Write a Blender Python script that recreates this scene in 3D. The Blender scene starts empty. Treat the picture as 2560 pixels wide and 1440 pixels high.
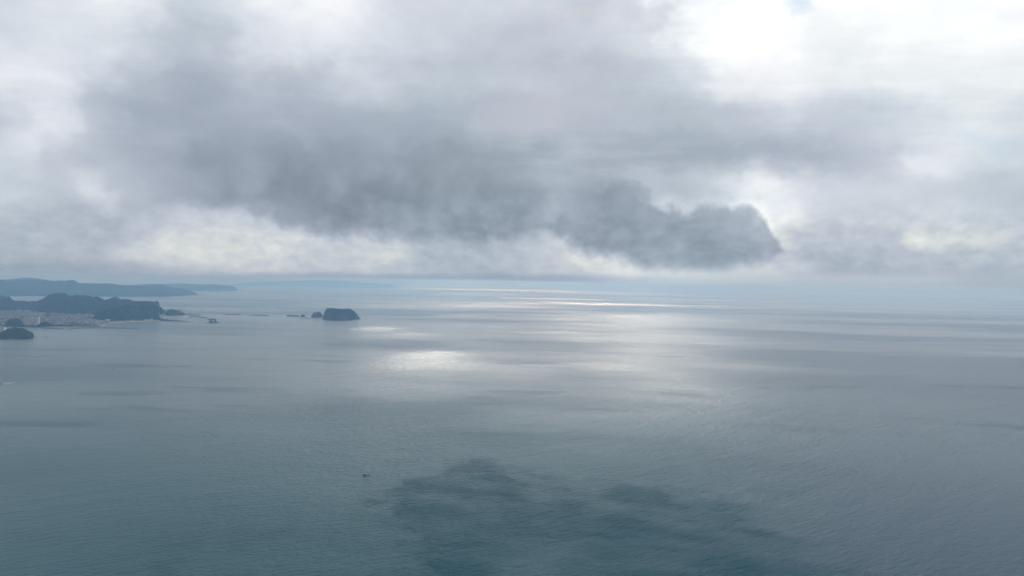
import bpy, bmesh, math, random
import numpy as np
from mathutils import Matrix, Vector, noise as mnoise

random.seed(7)
R_ = math.radians
scene = bpy.context.scene
COL = scene.collection

# ------------------------------------------------------------------ camera
CAM_H = 300.0                 # the drone's height over the sea
EARTH = 7.3e6                 # earth radius with refraction: gives the true horizon and its dip
F_PX = 1706.0                 # focal length in photo pixels (24 mm)
PITCH = -math.atan(14.4 / F_PX)
ROLL = 0.0172
fw = Vector((0, math.cos(PITCH), math.sin(PITCH)))
r0 = Vector((1, 0, 0)); u0 = r0.cross(fw)
cR = math.cos(ROLL) * r0 + math.sin(ROLL) * u0
cU = -math.sin(ROLL) * r0 + math.cos(ROLL) * u0
cam_d = bpy.data.cameras.new('camera'); cam = bpy.data.objects.new('camera', cam_d); COL.objects.link(cam)
cam_d.sensor_width = 36.0; cam_d.lens = 36.0 * F_PX / 2560.0
cam_d.clip_start = 1.0; cam_d.clip_end = 400000.0
M = Matrix.Identity(4)
for i in range(3):
    M[i][0] = cR[i]; M[i][1] = cU[i]; M[i][2] = -fw[i]
M[0][3], M[1][3], M[2][3] = 0, 0, CAM_H
cam.matrix_world = M
scene.camera = cam

# ------------------------------------------------------------------ light
SUN_EL, SUN_AZ = 34.0, 5.5          # degrees; azimuth clockwise from the view direction (+Y)
SDIR = Vector((math.sin(R_(SUN_AZ)) * math.cos(R_(SUN_EL)), math.cos(R_(SUN_AZ)) * math.cos(R_(SUN_EL)), math.sin(R_(SUN_EL))))
world = bpy.data.worlds.new('World'); scene.world = world; world.use_nodes = True
wt = world.node_tree; wt.nodes.clear()
wo = wt.nodes.new('ShaderNodeOutputWorld'); wb = wt.nodes.new('ShaderNodeBackground'); ws = wt.nodes.new('ShaderNodeTexSky')
ws.sky_type = 'NISHITA'; ws.sun_disc = False; ws.sun_elevation = R_(SUN_EL); ws.sun_rotation = R_(SUN_AZ)
ws.altitude = 300
wb.inputs['Strength'].default_value = 0.05
wt.links.new(ws.outputs[0], wb.inputs[0]); wt.links.new(wb.outputs[0], wo.inputs[0])
sun_d = bpy.data.lights.new('sun', 'SUN'); sun_d.energy = 5.0; sun_d.angle = R_(0.5); sun_d.color = (1.0, 0.96, 0.88)
sun = bpy.data.objects.new('sun', sun_d); COL.objects.link(sun)
sun.rotation_euler = SDIR.to_track_quat('Z', 'Y').to_euler()
vs = scene.view_settings
vs.view_transform = 'Standard'; vs.look = 'None'; vs.exposure = 0.0; vs.gamma = 1.0; vs.use_curve_mapping = False
cy = scene.cycles
cy.max_bounces = 5; cy.diffuse_bounces = 2; cy.glossy_bounces = 2; cy.transmission_bounces = 1
cy.volume_bounces = 2; cy.transparent_max_bounces = 8
cy.sample_clamp_indirect = 4.0
cy.use_denoising = True

# ------------------------------------------------------------------ helpers
def ray(px, py):
    d = cR * ((px - 1280) / F_PX) + cU * ((720 - py) / F_PX) + fw
    return d

def sea_z(r):
    return -r * r / (2 * EARTH)

def at(px, py):
    """the point of the curved sea seen at a photo pixel -> (x, y, z)"""
    d = ray(px, py); h = math.hypot(d.x, d.y); s = -d.z / h
    # CAM_H - s r = -r^2/2R  -> r
    disc = s * s - 2 * CAM_H / EARTH
    if disc < 0: r = s * EARTH
    else: r = EARTH * (s - math.sqrt(disc))
    return Vector((d.x / h * r, d.y / h * r, sea_z(r)))

def tag(o, label=None, cat=None, group=None, kind=None):
    if label: o['label'] = label
    if cat: o['category'] = cat
    if group: o['group'] = group
    if kind: o['kind'] = kind
    return o

def link(name, verts, faces, mats, parent=None, smooth=False, mat_idx=None):
    me = bpy.data.meshes.new(name); me.from_pydata([tuple(v) for v in verts], [], faces)
    for m in (mats if isinstance(mats, (list, tuple)) else [mats]): me.materials.append(m)
    if mat_idx is not None: me.polygons.foreach_set('material_index', mat_idx)
    if smooth: me.polygons.foreach_set('use_smooth', [True] * len(me.polygons))
    me.update()
    o = bpy.data.objects.new(name, me); COL.objects.link(o)
    if parent: o.parent = parent
    return o

def interp(pts, x):
    if x <= pts[0][0]: return pts[0][1]
    for (a, b), (c, d) in zip(pts, pts[1:]):
        if x <= c: return b + (d - b) * (x - a) / (c - a)
    return pts[-1][1]

class NT:
    """short hand for a node tree"""
    def __init__(s, tree): s.t = tree; s.n = tree.nodes; s.l = tree.links
    def put(s, sock, v):
        if isinstance(v, bpy.types.NodeSocket): s.l.new(v, sock)
        else: sock.default_value = v
    def m(s, op, a, b=None, c=None, clamp=False):
        n = s.n.new('ShaderNodeMath'); n.operation = op; n.use_clamp = clamp
        s.put(n.inputs[0], a)
        if b is not None: s.put(n.inputs[1], b)
        if c is not None: s.put(n.inputs[2], c)
        return n.outputs[0]
    def v(s, op, a, b=None, sc=None):
        n = s.n.new('ShaderNodeVectorMath'); n.operation = op
        s.put(n.inputs[0], a)
        if b is not None: s.put(n.inputs[1], b)
        if sc is not None: s.put(n.inputs['Scale'], sc)
        return n.outputs['Value'] if op in ('LENGTH', 'DOT_PRODUCT') else n.outputs[0]
    def comb(s, x, y, z=0.0):
        n = s.n.new('ShaderNodeCombineXYZ')
        for i, k in enumerate((x, y, z)): s.put(n.inputs[i], k)
        return n.outputs[0]
    def sep(s, a):
        n = s.n.new('ShaderNodeSeparateXYZ'); s.put(n.inputs[0], a); return n.outputs
    def noise(s, vec, scale, detail=4, rough=0.5, dim='3D', lac=2.0, dist=0.0):
        n = s.n.new('ShaderNodeTexNoise'); n.noise_dimensions = dim
        s.put(n.inputs['Vector'], vec); n.inputs['Scale'].default_value = scale
        n.inputs['Detail'].default_value = detail; n.inputs['Roughness'].default_value = rough
        n.inputs['Lacunarity'].default_value = lac; n.inputs['Distortion'].default_value = dist
        return n
    def ss(s, x, a, b, lo=0.0, hi=1.0, kind='SMOOTHSTEP'):
        n = s.n.new('ShaderNodeMapRange'); n.interpolation_type = kind
        s.put(n.inputs[0], x); s.put(n.inputs[1], a); s.put(n.inputs[2], b)
        s.put(n.inputs[3], lo); s.put(n.inputs[4], hi); return n.outputs[0]
    def mix(s, f, a, b):
        n = s.n.new('ShaderNodeMix'); n.data_type = 'FLOAT'
        s.put(n.inputs[0], f); s.put(n.inputs[2], a); s.put(n.inputs[3], b); return n.outputs[0]
    def mixc(s, f, a, b, mode='MIX'):
        n = s.n.new('ShaderNodeMix'); n.data_type = 'RGBA'; n.blend_type = mode
        s.put(n.inputs[0], f); s.put(n.inputs[6], a); s.put(n.inputs[7], b); return n.outputs[2]
    def curve(s, x, pts):
        """x in 0..1, pts in 0..1"""
        n = s.n.new('ShaderNodeFloatCurve'); s.put(n.inputs['Value'], x)
        c = n.mapping.curves[0]
        c.points[0].location = pts[0]; c.points[1].location = pts[-1]
        for p in pts[1:-1]: c.points.new(*p)
        for p in c.points: p.handle_type = 'AUTO_CLAMPED'
        n.mapping.extend = 'HORIZONTAL'; n.mapping.update(); return n.outputs[0]
    def blob(s, vec, loc, rot, rad, amp, inner=0.15):
        n = s.n.new('ShaderNodeMapping'); n.vector_type = 'TEXTURE'
        s.put(n.inputs[0], vec); n.inputs['Location'].default_value = (loc[0], loc[1], 0)
        n.inputs['Rotation'].default_value = (0, 0, rot); n.inputs['Scale'].default_value = (rad[0], rad[1], 1)
        return s.ss(s.v('LENGTH', n.outputs[0]), 1.0, inner, 0.0, amp)
    def ramp(s, f, stops):
        n = s.n.new('ShaderNodeValToRGB'); s.put(n.inputs[0], f); e = n.color_ramp.elements
        e[0].position, e[0].color = stops[0][0], (*stops[0][1], 1)
        e[1].position, e[1].color = stops[-1][0], (*stops[-1][1], 1)
        for p, c in stops[1:-1]:
            k = e.new(p); k.color = (*c, 1)
        return n.outputs[0]

def lin(*rgb):
    return tuple((c / 255 / 12.92) if c / 255 <= .04045 else ((c / 255 + .055) / 1.055) ** 2.4 for c in rgb)

def new_mat(name):
    m = bpy.data.materials.new(name); m.use_nodes = True; m.node_tree.nodes.clear(); return m

def simple(name, c, rough=0.8, var=0.25, scale=0.05, bump=0.0):
    m = new_mat(name); t = NT(m.node_tree)
    g = t.n.new('ShaderNodeNewGeometry')
    nz = t.noise(g.outputs['Position'], scale, 4, 0.6)
    k = t.ss(nz.outputs[0], 0.3, 0.7, 1 - var, 1 + var, 'LINEAR')
    col = t.v('SCALE', c, None, k)
    b = t.n.new('ShaderNodeBsdfPrincipled'); t.l.new(col, b.inputs['Base Color']); b.inputs['Roughness'].default_value = rough
    b.inputs['Specular IOR Level'].default_value = 0.2
    if bump:
        bn = t.n.new('ShaderNodeBump'); bn.inputs['Distance'].default_value = bump
        t.l.new(nz.outputs[0], bn.inputs['Height']); t.l.new(bn.outputs[0], b.inputs['Normal'])
    o = t.n.new('ShaderNodeOutputMaterial'); t.l.new(b.outputs[0], o.inputs[0]); return m

# ------------------------------------------------------------------ sky: a wide, low dome of cloud with thin places the sun comes through
# light patches on the sea, by where they lie (photo pixel, half widths in photo pixels across and down), brightness
PATCHES = [
    (1085, 897, 85, 24, 1.0), (1030, 906, 150, 30, .35), (945, 823, 85, 7, 1.0), (1010, 838, 120, 10, .25),
    (1205, 862, 75, 9, .35), (1290, 932, 60, 13, .35), (1180, 915, 170, 36, .25), (960, 845, 200, 16, .12),
    (1380, 747, 150, 2.2, .5), (1480, 760, 230, 4, .4), (2150, 772, 650, 22, .16), (2300, 800, 500, 40, .12), (1200, 766, 130, 4, .25),
    (1700, 765, 300, 5, .20), (1640, 800, 260, 22, .16),
    (1150, 789, 120, 5, .15),
    (1600, 900, 240, 90, .06), (1550, 850, 200, 40, .05),
    (1000, 960, 560, 110, .10), (1620, 850, 360, 50, .28), (1660, 925, 360, 75, .28), (1640, 1010, 340, 95, .20), (1560, 800, 320, 26, .17), (1110, 893, 95, 20, .9), (1180, 905, 60, 7, .6), (985, 910, 60, 5, .5),
]
def sky_material():
    m = new_mat('cloudy_sky'); t = NT(m.node_tree)
    pos = t.n.new('ShaderNodeNewGeometry').outputs['Position']
    rel = t.v('SUBTRACT', pos, (0, 0, CAM_H))
    dirv = t.v('NORMALIZE', rel)
    dx, dy, dz = t.sep(dirv)
    hl = t.m('SQRT', t.m('ADD', t.m('MULTIPLY', dx, dx), t.m('MULTIPLY', dy, dy)))
    cc = t.m('MAXIMUM', t.m('DIVIDE', dy, hl), 0.6)
    den = t.m('MULTIPLY', hl, cc)
    U = t.m('DIVIDE', dx, den); V = t.m('DIVIDE', dz, den)
    X = t.m('ADD', t.m('MULTIPLY', U, F_PX * math.cos(ROLL)), t.m('MULTIPLY_ADD', V, F_PX * math.sin(ROLL), 1280.0))
    Y = t.m('SUBTRACT', 705.6, t.m('SUBTRACT', t.m('MULTIPLY', V, F_PX * math.cos(ROLL)), t.m('MULTIPLY', U, F_PX * math.sin(ROLL))))
    # billowing: warp the layout with cloud noise, less towards the horizon
    nv = t.v('MULTIPLY', dirv, (1, 1, 1.25))
    w1 = t.noise(nv, 5.5, 6, 0.55); w2 = t.noise(nv, 22.0, 5, 0.6)
    c1 = t.v('SUBTRACT', w1.outputs['Color'], (.5, .5, .5)); c2 = t.v('SUBTRACT', w2.outputs['Color'], (.5, .5, .5))
    fade = t.ss(Y, 735, 480, 0.10, 1.0)
    a1 = t.sep(c1); a2 = t.sep(c2)
    wx = t.m('MULTIPLY', t.m('ADD', t.m('MULTIPLY', a1[0], 210), t.m('MULTIPLY', a2[0], 120)), fade)
    wy = t.m('MULTIPLY', t.m('ADD', t.m('MULTIPLY', a1[1], 130), t.m('MULTIPLY', a2[1], 80)), fade)
    Xw = t.m('ADD', X, wx); Yw = t.m('ADD', Y, wy)
    xs = t.m('DIVIDE', Xw, 2560.0, clamp=True)
    rows = [
        (-380, [(0,215),(500,232),(900,245),(1200,255),(2200,255),(2560,252)]),
        (-60, [(0,212),(160,225),(300,238),(480,215),(640,232),(800,238),(960,222),(1120,212),(1280,210),(1440,212),(1600,225),(1720,248),(1920,255),(2240,255),(2560,252)]),
        (0,   [(0,208),(160,222),(300,240),(480,207),(640,228),(800,236),(960,216),(1120,207),(1280,206),(1440,205),(1560,214),(1740,246),(1920,255),(2240,255),(2560,250)]),
        (100, [(0,212),(160,222),(320,204),(480,190),(600,208),(700,226),(800,230),(960,211),(1120,206),(1280,201),(1440,198),(1600,212),(1740,245),(1920,253),(2080,245),(2240,255),(2560,246)]),
        (200, [(0,224),(120,228),(240,204),(320,186),(480,173),(640,186),(800,192),(960,196),(1120,195),(1280,192),(1440,186),(1600,196),(1740,212),(1850,240),(1960,236),(2080,232),(2240,244),(2400,240),(2560,238)]),
        (300, [(0,186),(80,200),(150,216),(240,190),(400,170),(560,166),(800,172),(960,175),(1120,178),(1280,178),(1440,180),(1600,185),(1760,190),(1920,200),(2080,206),(2240,212),(2400,224),(2560,226)]),
        (400, [(0,210),(70,212),(150,192),(240,182),(400,172),(560,152),(700,153),(800,157),(960,151),(1120,150),(1280,157),(1390,176),(1500,168),(1640,166),(1760,170),(1920,175),(2080,182),(2240,192),(2350,228),(2450,222),(2560,212)]),
        (480, [(0,204),(80,200),(160,194),(240,206),(320,186),(480,166),(600,152),(800,150),(960,148),(1120,149),(1280,152),(1400,170),(1560,182),(1660,184),(1760,194),(1860,224),(1920,232),(2000,222),(2120,210),(2240,205),(2400,200),(2560,195)]),
        (540, [(0,190),(160,180),(320,178),(430,196),(560,200),(640,190),(700,180),(960,178),(1120,180),(1280,185),(1400,190),(1600,200),(1800,215),(1960,228),(2080,208),(2240,202),(2320,204),(2440,196),(2560,190)]),
        (600, [(0,178),(160,176),(320,178),(400,205),(560,209),(720,207),(840,202),(960,190),(1120,180),(1280,186),(1400,195),(1600,195),(1900,200),(2000,196),(2160,190),(2250,196),(2290,218),(2340,208),(2420,200),(2560,186)]),
        (645, [(0,172),(160,176),(280,190),(400,204),(640,206),(800,202),(960,206),(1010,196),(1120,184),(1280,188),(1400,204),(1460,218),(1600,205),(1900,190),(2100,180),(2400,181),(2560,180)]),
        (675, [(0,150),(160,158),(320,166),(500,186),(640,196),(800,192),(960,196),(1010,188),(1160,176),(1280,184),(1440,200),(1560,216),(1760,213),(1900,204),(2100,180),(2300,178),(2560,176)]),
        (700, [(0,134),(160,138),(320,141),(640,144),(960,146),(1120,147),(1280,154),(1440,162),(1600,186),(1760,196),(1900,198),(2050,188),(2230,190),(2400,182),(2560,176)]),
        (722, [(0,112),(320,116),(640,120),(960,124),(1280,132),(1600,152),(1920,178),(2240,180),(2560,174)]),
    ]
    val = None
    for i, (y, pts) in enumerate(rows):
        c = t.curve(xs, [(p / 2560.0, g / 300.0) for p, g in pts])
        val = c if val is None else t.mix(t.ss(Yw, rows[i - 1][0], y), val, c)
    val = t.m('MULTIPLY', val, 300.0)
    # the near dark cloud: a crisp lower edge and, on the right, a crisp crown
    fade2 = t.ss(Y, 720, 560, 0.35, 1.0)
    ex = t.m('ADD', X, t.m('MULTIPLY', t.m('ADD', t.m('MULTIPLY', a1[2], 60), t.m('MULTIPLY', a2[0], 75)), fade2))
    ey = t.m('ADD', Y, t.m('MULTIPLY', t.m('ADD', t.m('MULTIPLY', a1[0], 40), t.m('MULTIPLY', a2[1], 70)), fade2))
    w3 = t.noise(dirv, 20.0, 4, 0.56); a3 = t.sep(t.v('SUBTRACT', w3.outputs['Color'], (.5, .5, .5)))
    ex = t.m('ADD', X, t.m('MULTIPLY', t.m('ADD', t.m('MULTIPLY', a1[2], 60), t.m('MULTIPLY', a3[0], 90)), fade2))
    ey = t.m('ADD', Y, t.m('MULTIPLY', t.m('ADD', t.m('MULTIPLY', a1[0], 50), t.m('MULTIPLY', a3[1], 100)), fade2))
    vo = t.n.new('ShaderNodeTexVoronoi'); vo.feature = 'F1'; vo.inputs['Scale'].default_value = 22.0
    vo.inputs['Detail'].default_value = 1.0; vo.inputs['Roughness'].default_value = .4
    t.put(vo.inputs['Vector'], t.v('ADD', dirv, t.v('SCALE', c2, None, .05)))
    puff = t.m('SUBTRACT', .50, vo.outputs['Distance'])
    ey = t.m('ADD', ey, t.m('MULTIPLY', t.m('MULTIPLY', puff, 44.0), t.m('MULTIPLY', t.ss(X, 1250, 1600), t.ss(Y, 690, 600))))
    exs = t.m('DIVIDE', ex, 2560.0, clamp=True)
    bot = t.curve(exs, [(p / 2560., y / 1440.) for p, y in [(0,640),(200,640),(330,600),(420,545),(600,530),(670,545),(720,575),(800,590),(900,600),(1000,603),(1100,603),(1230,610),(1300,600),(1370,600),(1430,628),(1500,655),(1600,675),(1750,686),(1850,677),(1920,655),(1968,612),(2010,560),(2560,500)]])
    top = t.curve(exs, [(p / 2560., y / 1440.) for p, y in [(0,300),(1200,330),(1290,390),(1340,425),(1385,462),(1410,445),(1450,420),(1520,420),(1580,440),(1615,470),(1660,488),(1700,488),(1770,494),(1815,494),(1830,515),(1870,512),(1900,525),(1930,550),(1950,585),(1968,612),(2010,640),(2560,700)]])
    dbot = t.m('SUBTRACT', t.m('MULTIPLY', bot, 1440.), ey)
    dtop = t.m('SUBTRACT', ey, t.m('MULTIPLY', top, 1440.))
    softl = t.ss(X, 1150, 1640, 200, 30)
    softb = t.ss(X, 300, 700, 80, 34)
    mb = t.ss(dbot, t.m('MULTIPLY', softb, -0.4), softb)
    mt = t.ss(dtop, -6, softl)
    mask = t.m('MULTIPLY', mb, mt)
    leftf = t.ss(X, 330, 640, 0.0, 1.0)
    mask = t.m('MULTIPLY', mask, leftf)
    dval = t.m('ADD', t.m('ADD', t.m('ADD', 149, t.m('MULTIPLY', a1[2], 34)), t.m('MULTIPLY', puff, 26)), t.m('ADD', t.ss(X, 1500, 1950, 0, 9), t.ss(dtop, 130, 0, 0, 10)))
    val = t.mix(t.m('MULTIPLY', mask, 0.88), val, dval)
    # bright lining along the crown's right edge
    rim = t.m('MULTIPLY', t.ss(dtop, 2, -14), t.ss(dtop, -60, -10))
    rim = t.m('MULTIPLY', rim, t.m('MULTIPLY', t.ss(X, 1780, 1850), t.ss(X, 1990, 1900)))
    val = t.m('ADD', val, t.m('MULTIPLY', rim, 14))
    # fine structure
    nv2 = t.v('MULTIPLY', dirv, (1, 1, 1.7))
    f1 = t.noise(nv2, 9.0, 5, 0.52); f2 = t.noise(nv2, 45.0, 4, 0.58)
    vis = t.ss(val, 140, 215, .72, 1.1)
    fa = t.m('MULTIPLY', t.m('SUBTRACT', f1.outputs[0], .5), 46)
    band = t.m('MULTIPLY', t.ss(Y, 470, 590), t.ss(Y, 705, 665))
    fb = t.m('MULTIPLY', t.m('SUBTRACT', f2.outputs[0], .5), t.m('MULTIPLY_ADD', band, 42.0, 5.0))
    low = t.ss(Y, 730, 660, 0.25, 1.0)
    val = t.m('ADD', val, t.m('MULTIPLY', t.m('MULTIPLY', t.m('ADD', fa, fb), vis), low))
    val = t.m('ADD', val, t.m('MULTIPLY', t.ss(X, 1620, 1900), t.ss(Y, 280, 100, 0, 5)))
    g = t.m('DIVIDE', t.m('ADD', val, 6.0), 255.0)
    col = t.ramp(t.m('SUBTRACT', g, 0.5), [      # g 0.5..1.1
        (0.00, lin(116, 128, 143)), (0.08, lin(139, 150, 163)), (0.20, lin(169, 179, 192)),
        (0.30, lin(198, 206, 216)), (0.40, lin(227, 232, 238)), (0.49, (0.98, 0.99, 1.0)), (0.56, (1.15, 1.15, 1.15))])
    # warmer creamy cumulus low in the sky, blue-green air close to the horizon
    warm = t.m('MULTIPLY', t.m('MULTIPLY', t.ss(Y, 520, 600), t.ss(Y, 700, 660)), t.ss(val, 185, 212))
    col = t.mixc(t.m('MULTIPLY', warm, 0.9), col, t.v('MULTIPLY', col, (1.03, 1.02, .93)))
    lowblue = t.ss(Y, 655, 712)
    col = t.mixc(t.m('MULTIPLY', lowblue, 0.9), col, t.v('MULTIPLY', col, (.96, .99, .98)))
    hue = t.noise(nv, 3.0, 2, 0.5)
    col = t.mixc(t.ss(hue.outputs[0], .40, .60), t.v('MULTIPLY', col, (.98, 1.005, 1.0)), t.v('MULTIPLY', col, (1.0, .995, 1.01)))
    # two small openings to the blue
    pw = t.comb(Xw, Yw)
    gap = t.m('ADD', t.blob(pw, (2010, 18), 0, (60, 32), .55), t.blob(pw, (2450, 360), .5, (110, 45), .28))
    col = t.mixc(gap, col, (*lin(188, 212, 232), 1))
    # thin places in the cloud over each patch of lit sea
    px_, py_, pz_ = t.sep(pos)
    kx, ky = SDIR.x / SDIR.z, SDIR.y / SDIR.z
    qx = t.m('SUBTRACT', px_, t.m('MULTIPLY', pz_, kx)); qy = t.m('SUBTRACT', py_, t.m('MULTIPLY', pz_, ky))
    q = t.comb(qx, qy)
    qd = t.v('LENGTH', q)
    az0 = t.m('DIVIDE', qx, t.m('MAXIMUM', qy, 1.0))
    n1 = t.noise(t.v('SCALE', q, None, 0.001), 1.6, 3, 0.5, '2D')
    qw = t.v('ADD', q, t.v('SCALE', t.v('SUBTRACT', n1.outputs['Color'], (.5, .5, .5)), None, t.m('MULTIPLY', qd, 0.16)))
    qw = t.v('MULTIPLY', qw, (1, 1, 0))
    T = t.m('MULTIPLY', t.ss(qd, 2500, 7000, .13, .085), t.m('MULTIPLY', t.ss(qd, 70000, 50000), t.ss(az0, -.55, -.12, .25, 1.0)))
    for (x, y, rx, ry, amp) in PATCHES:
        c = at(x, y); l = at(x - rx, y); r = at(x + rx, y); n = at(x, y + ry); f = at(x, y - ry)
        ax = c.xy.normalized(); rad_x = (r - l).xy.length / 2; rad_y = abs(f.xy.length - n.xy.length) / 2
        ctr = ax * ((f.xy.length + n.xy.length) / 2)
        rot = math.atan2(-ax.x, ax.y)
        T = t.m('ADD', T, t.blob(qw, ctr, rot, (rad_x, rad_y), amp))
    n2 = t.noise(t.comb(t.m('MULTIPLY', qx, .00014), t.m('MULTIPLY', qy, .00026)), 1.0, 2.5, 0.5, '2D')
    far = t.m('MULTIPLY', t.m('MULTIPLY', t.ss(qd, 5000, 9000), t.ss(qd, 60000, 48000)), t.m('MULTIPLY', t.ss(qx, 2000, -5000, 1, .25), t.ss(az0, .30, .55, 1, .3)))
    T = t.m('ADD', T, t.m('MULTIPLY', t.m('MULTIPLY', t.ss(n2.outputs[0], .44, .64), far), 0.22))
    # far gap cut in the deck to light the bright line under the horizon
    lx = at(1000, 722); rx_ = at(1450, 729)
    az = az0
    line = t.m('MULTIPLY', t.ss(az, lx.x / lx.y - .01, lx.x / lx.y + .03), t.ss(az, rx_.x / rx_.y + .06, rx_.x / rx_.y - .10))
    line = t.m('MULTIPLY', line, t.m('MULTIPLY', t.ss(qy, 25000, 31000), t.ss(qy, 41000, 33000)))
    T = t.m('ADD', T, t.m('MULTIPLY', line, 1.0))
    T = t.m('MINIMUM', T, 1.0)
    # cloud glows towards the hidden sun, boosted above the view to brighten the sea
    cs = t.v('DOT_PRODUCT', dirv, tuple(SDIR))
    aure = t.m('MULTIPLY_ADD', t.m('POWER', t.m('MAXIMUM', cs, 0.0), 48.0), t.m('MULTIPLY', t.ss(val, 215, 262, 0.0, 4.5), t.ss(Y, 180, -260, .08, 1.0)), 1.0)
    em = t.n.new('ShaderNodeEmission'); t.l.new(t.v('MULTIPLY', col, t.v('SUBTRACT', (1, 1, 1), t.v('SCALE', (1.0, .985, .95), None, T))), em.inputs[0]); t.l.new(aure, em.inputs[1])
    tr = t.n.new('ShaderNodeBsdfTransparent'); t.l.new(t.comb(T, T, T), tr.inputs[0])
    ad = t.n.new('ShaderNodeAddShader'); t.l.new(em.outputs[0], ad.inputs[0]); t.l.new(tr.outputs[0], ad.inputs[1])
    o = t.n.new('ShaderNodeOutputMaterial'); t.l.new(ad.outputs[0], o.inputs[0])
    m.cycles.emission_sampling = 'NONE'
    return m

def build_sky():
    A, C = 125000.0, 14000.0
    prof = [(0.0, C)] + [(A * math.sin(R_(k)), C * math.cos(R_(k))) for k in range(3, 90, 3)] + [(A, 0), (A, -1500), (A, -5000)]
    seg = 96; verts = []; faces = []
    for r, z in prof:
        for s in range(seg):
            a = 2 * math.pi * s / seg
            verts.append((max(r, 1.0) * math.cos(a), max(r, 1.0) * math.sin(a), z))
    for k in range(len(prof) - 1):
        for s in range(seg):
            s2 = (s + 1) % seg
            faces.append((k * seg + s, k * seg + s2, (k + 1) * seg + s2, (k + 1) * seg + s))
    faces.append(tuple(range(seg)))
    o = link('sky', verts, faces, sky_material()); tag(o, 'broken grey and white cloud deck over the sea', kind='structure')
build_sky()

# ------------------------------------------------------------------ haze
def build_haze():
    S, lo, hi = 74000.0, -780.0, 345.0
    v = [(x, y, z) for z in (lo, hi) for y in (-S, S) for x in (-S, S)]
    f = [(0, 2, 3, 1), (4, 5, 7, 6), (0, 1, 5, 4), (2, 6, 7, 3), (0, 4, 6, 2), (1, 3, 7, 5)]
    m = new_mat('haze'); t = NT(m.node_tree)
    p = t.n.new('ShaderNodeVolumePrincipled'); p.inputs['Color'].default_value = (.285, .515, .87, 1)
    p.inputs['Absorption Color'].default_value = (.72, .6, .1, 1)
    p.inputs['Density'].default_value = 1.0e-4; p.inputs['Anisotropy'].default_value = 0.15
    o = t.n.new('ShaderNodeOutputMaterial'); t.l.new(p.outputs[0], o.inputs['Volume'])
    ob = link('haze', v, f, m); tag(ob, 'thin blue sea haze', kind='stuff')
build_haze()

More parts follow.
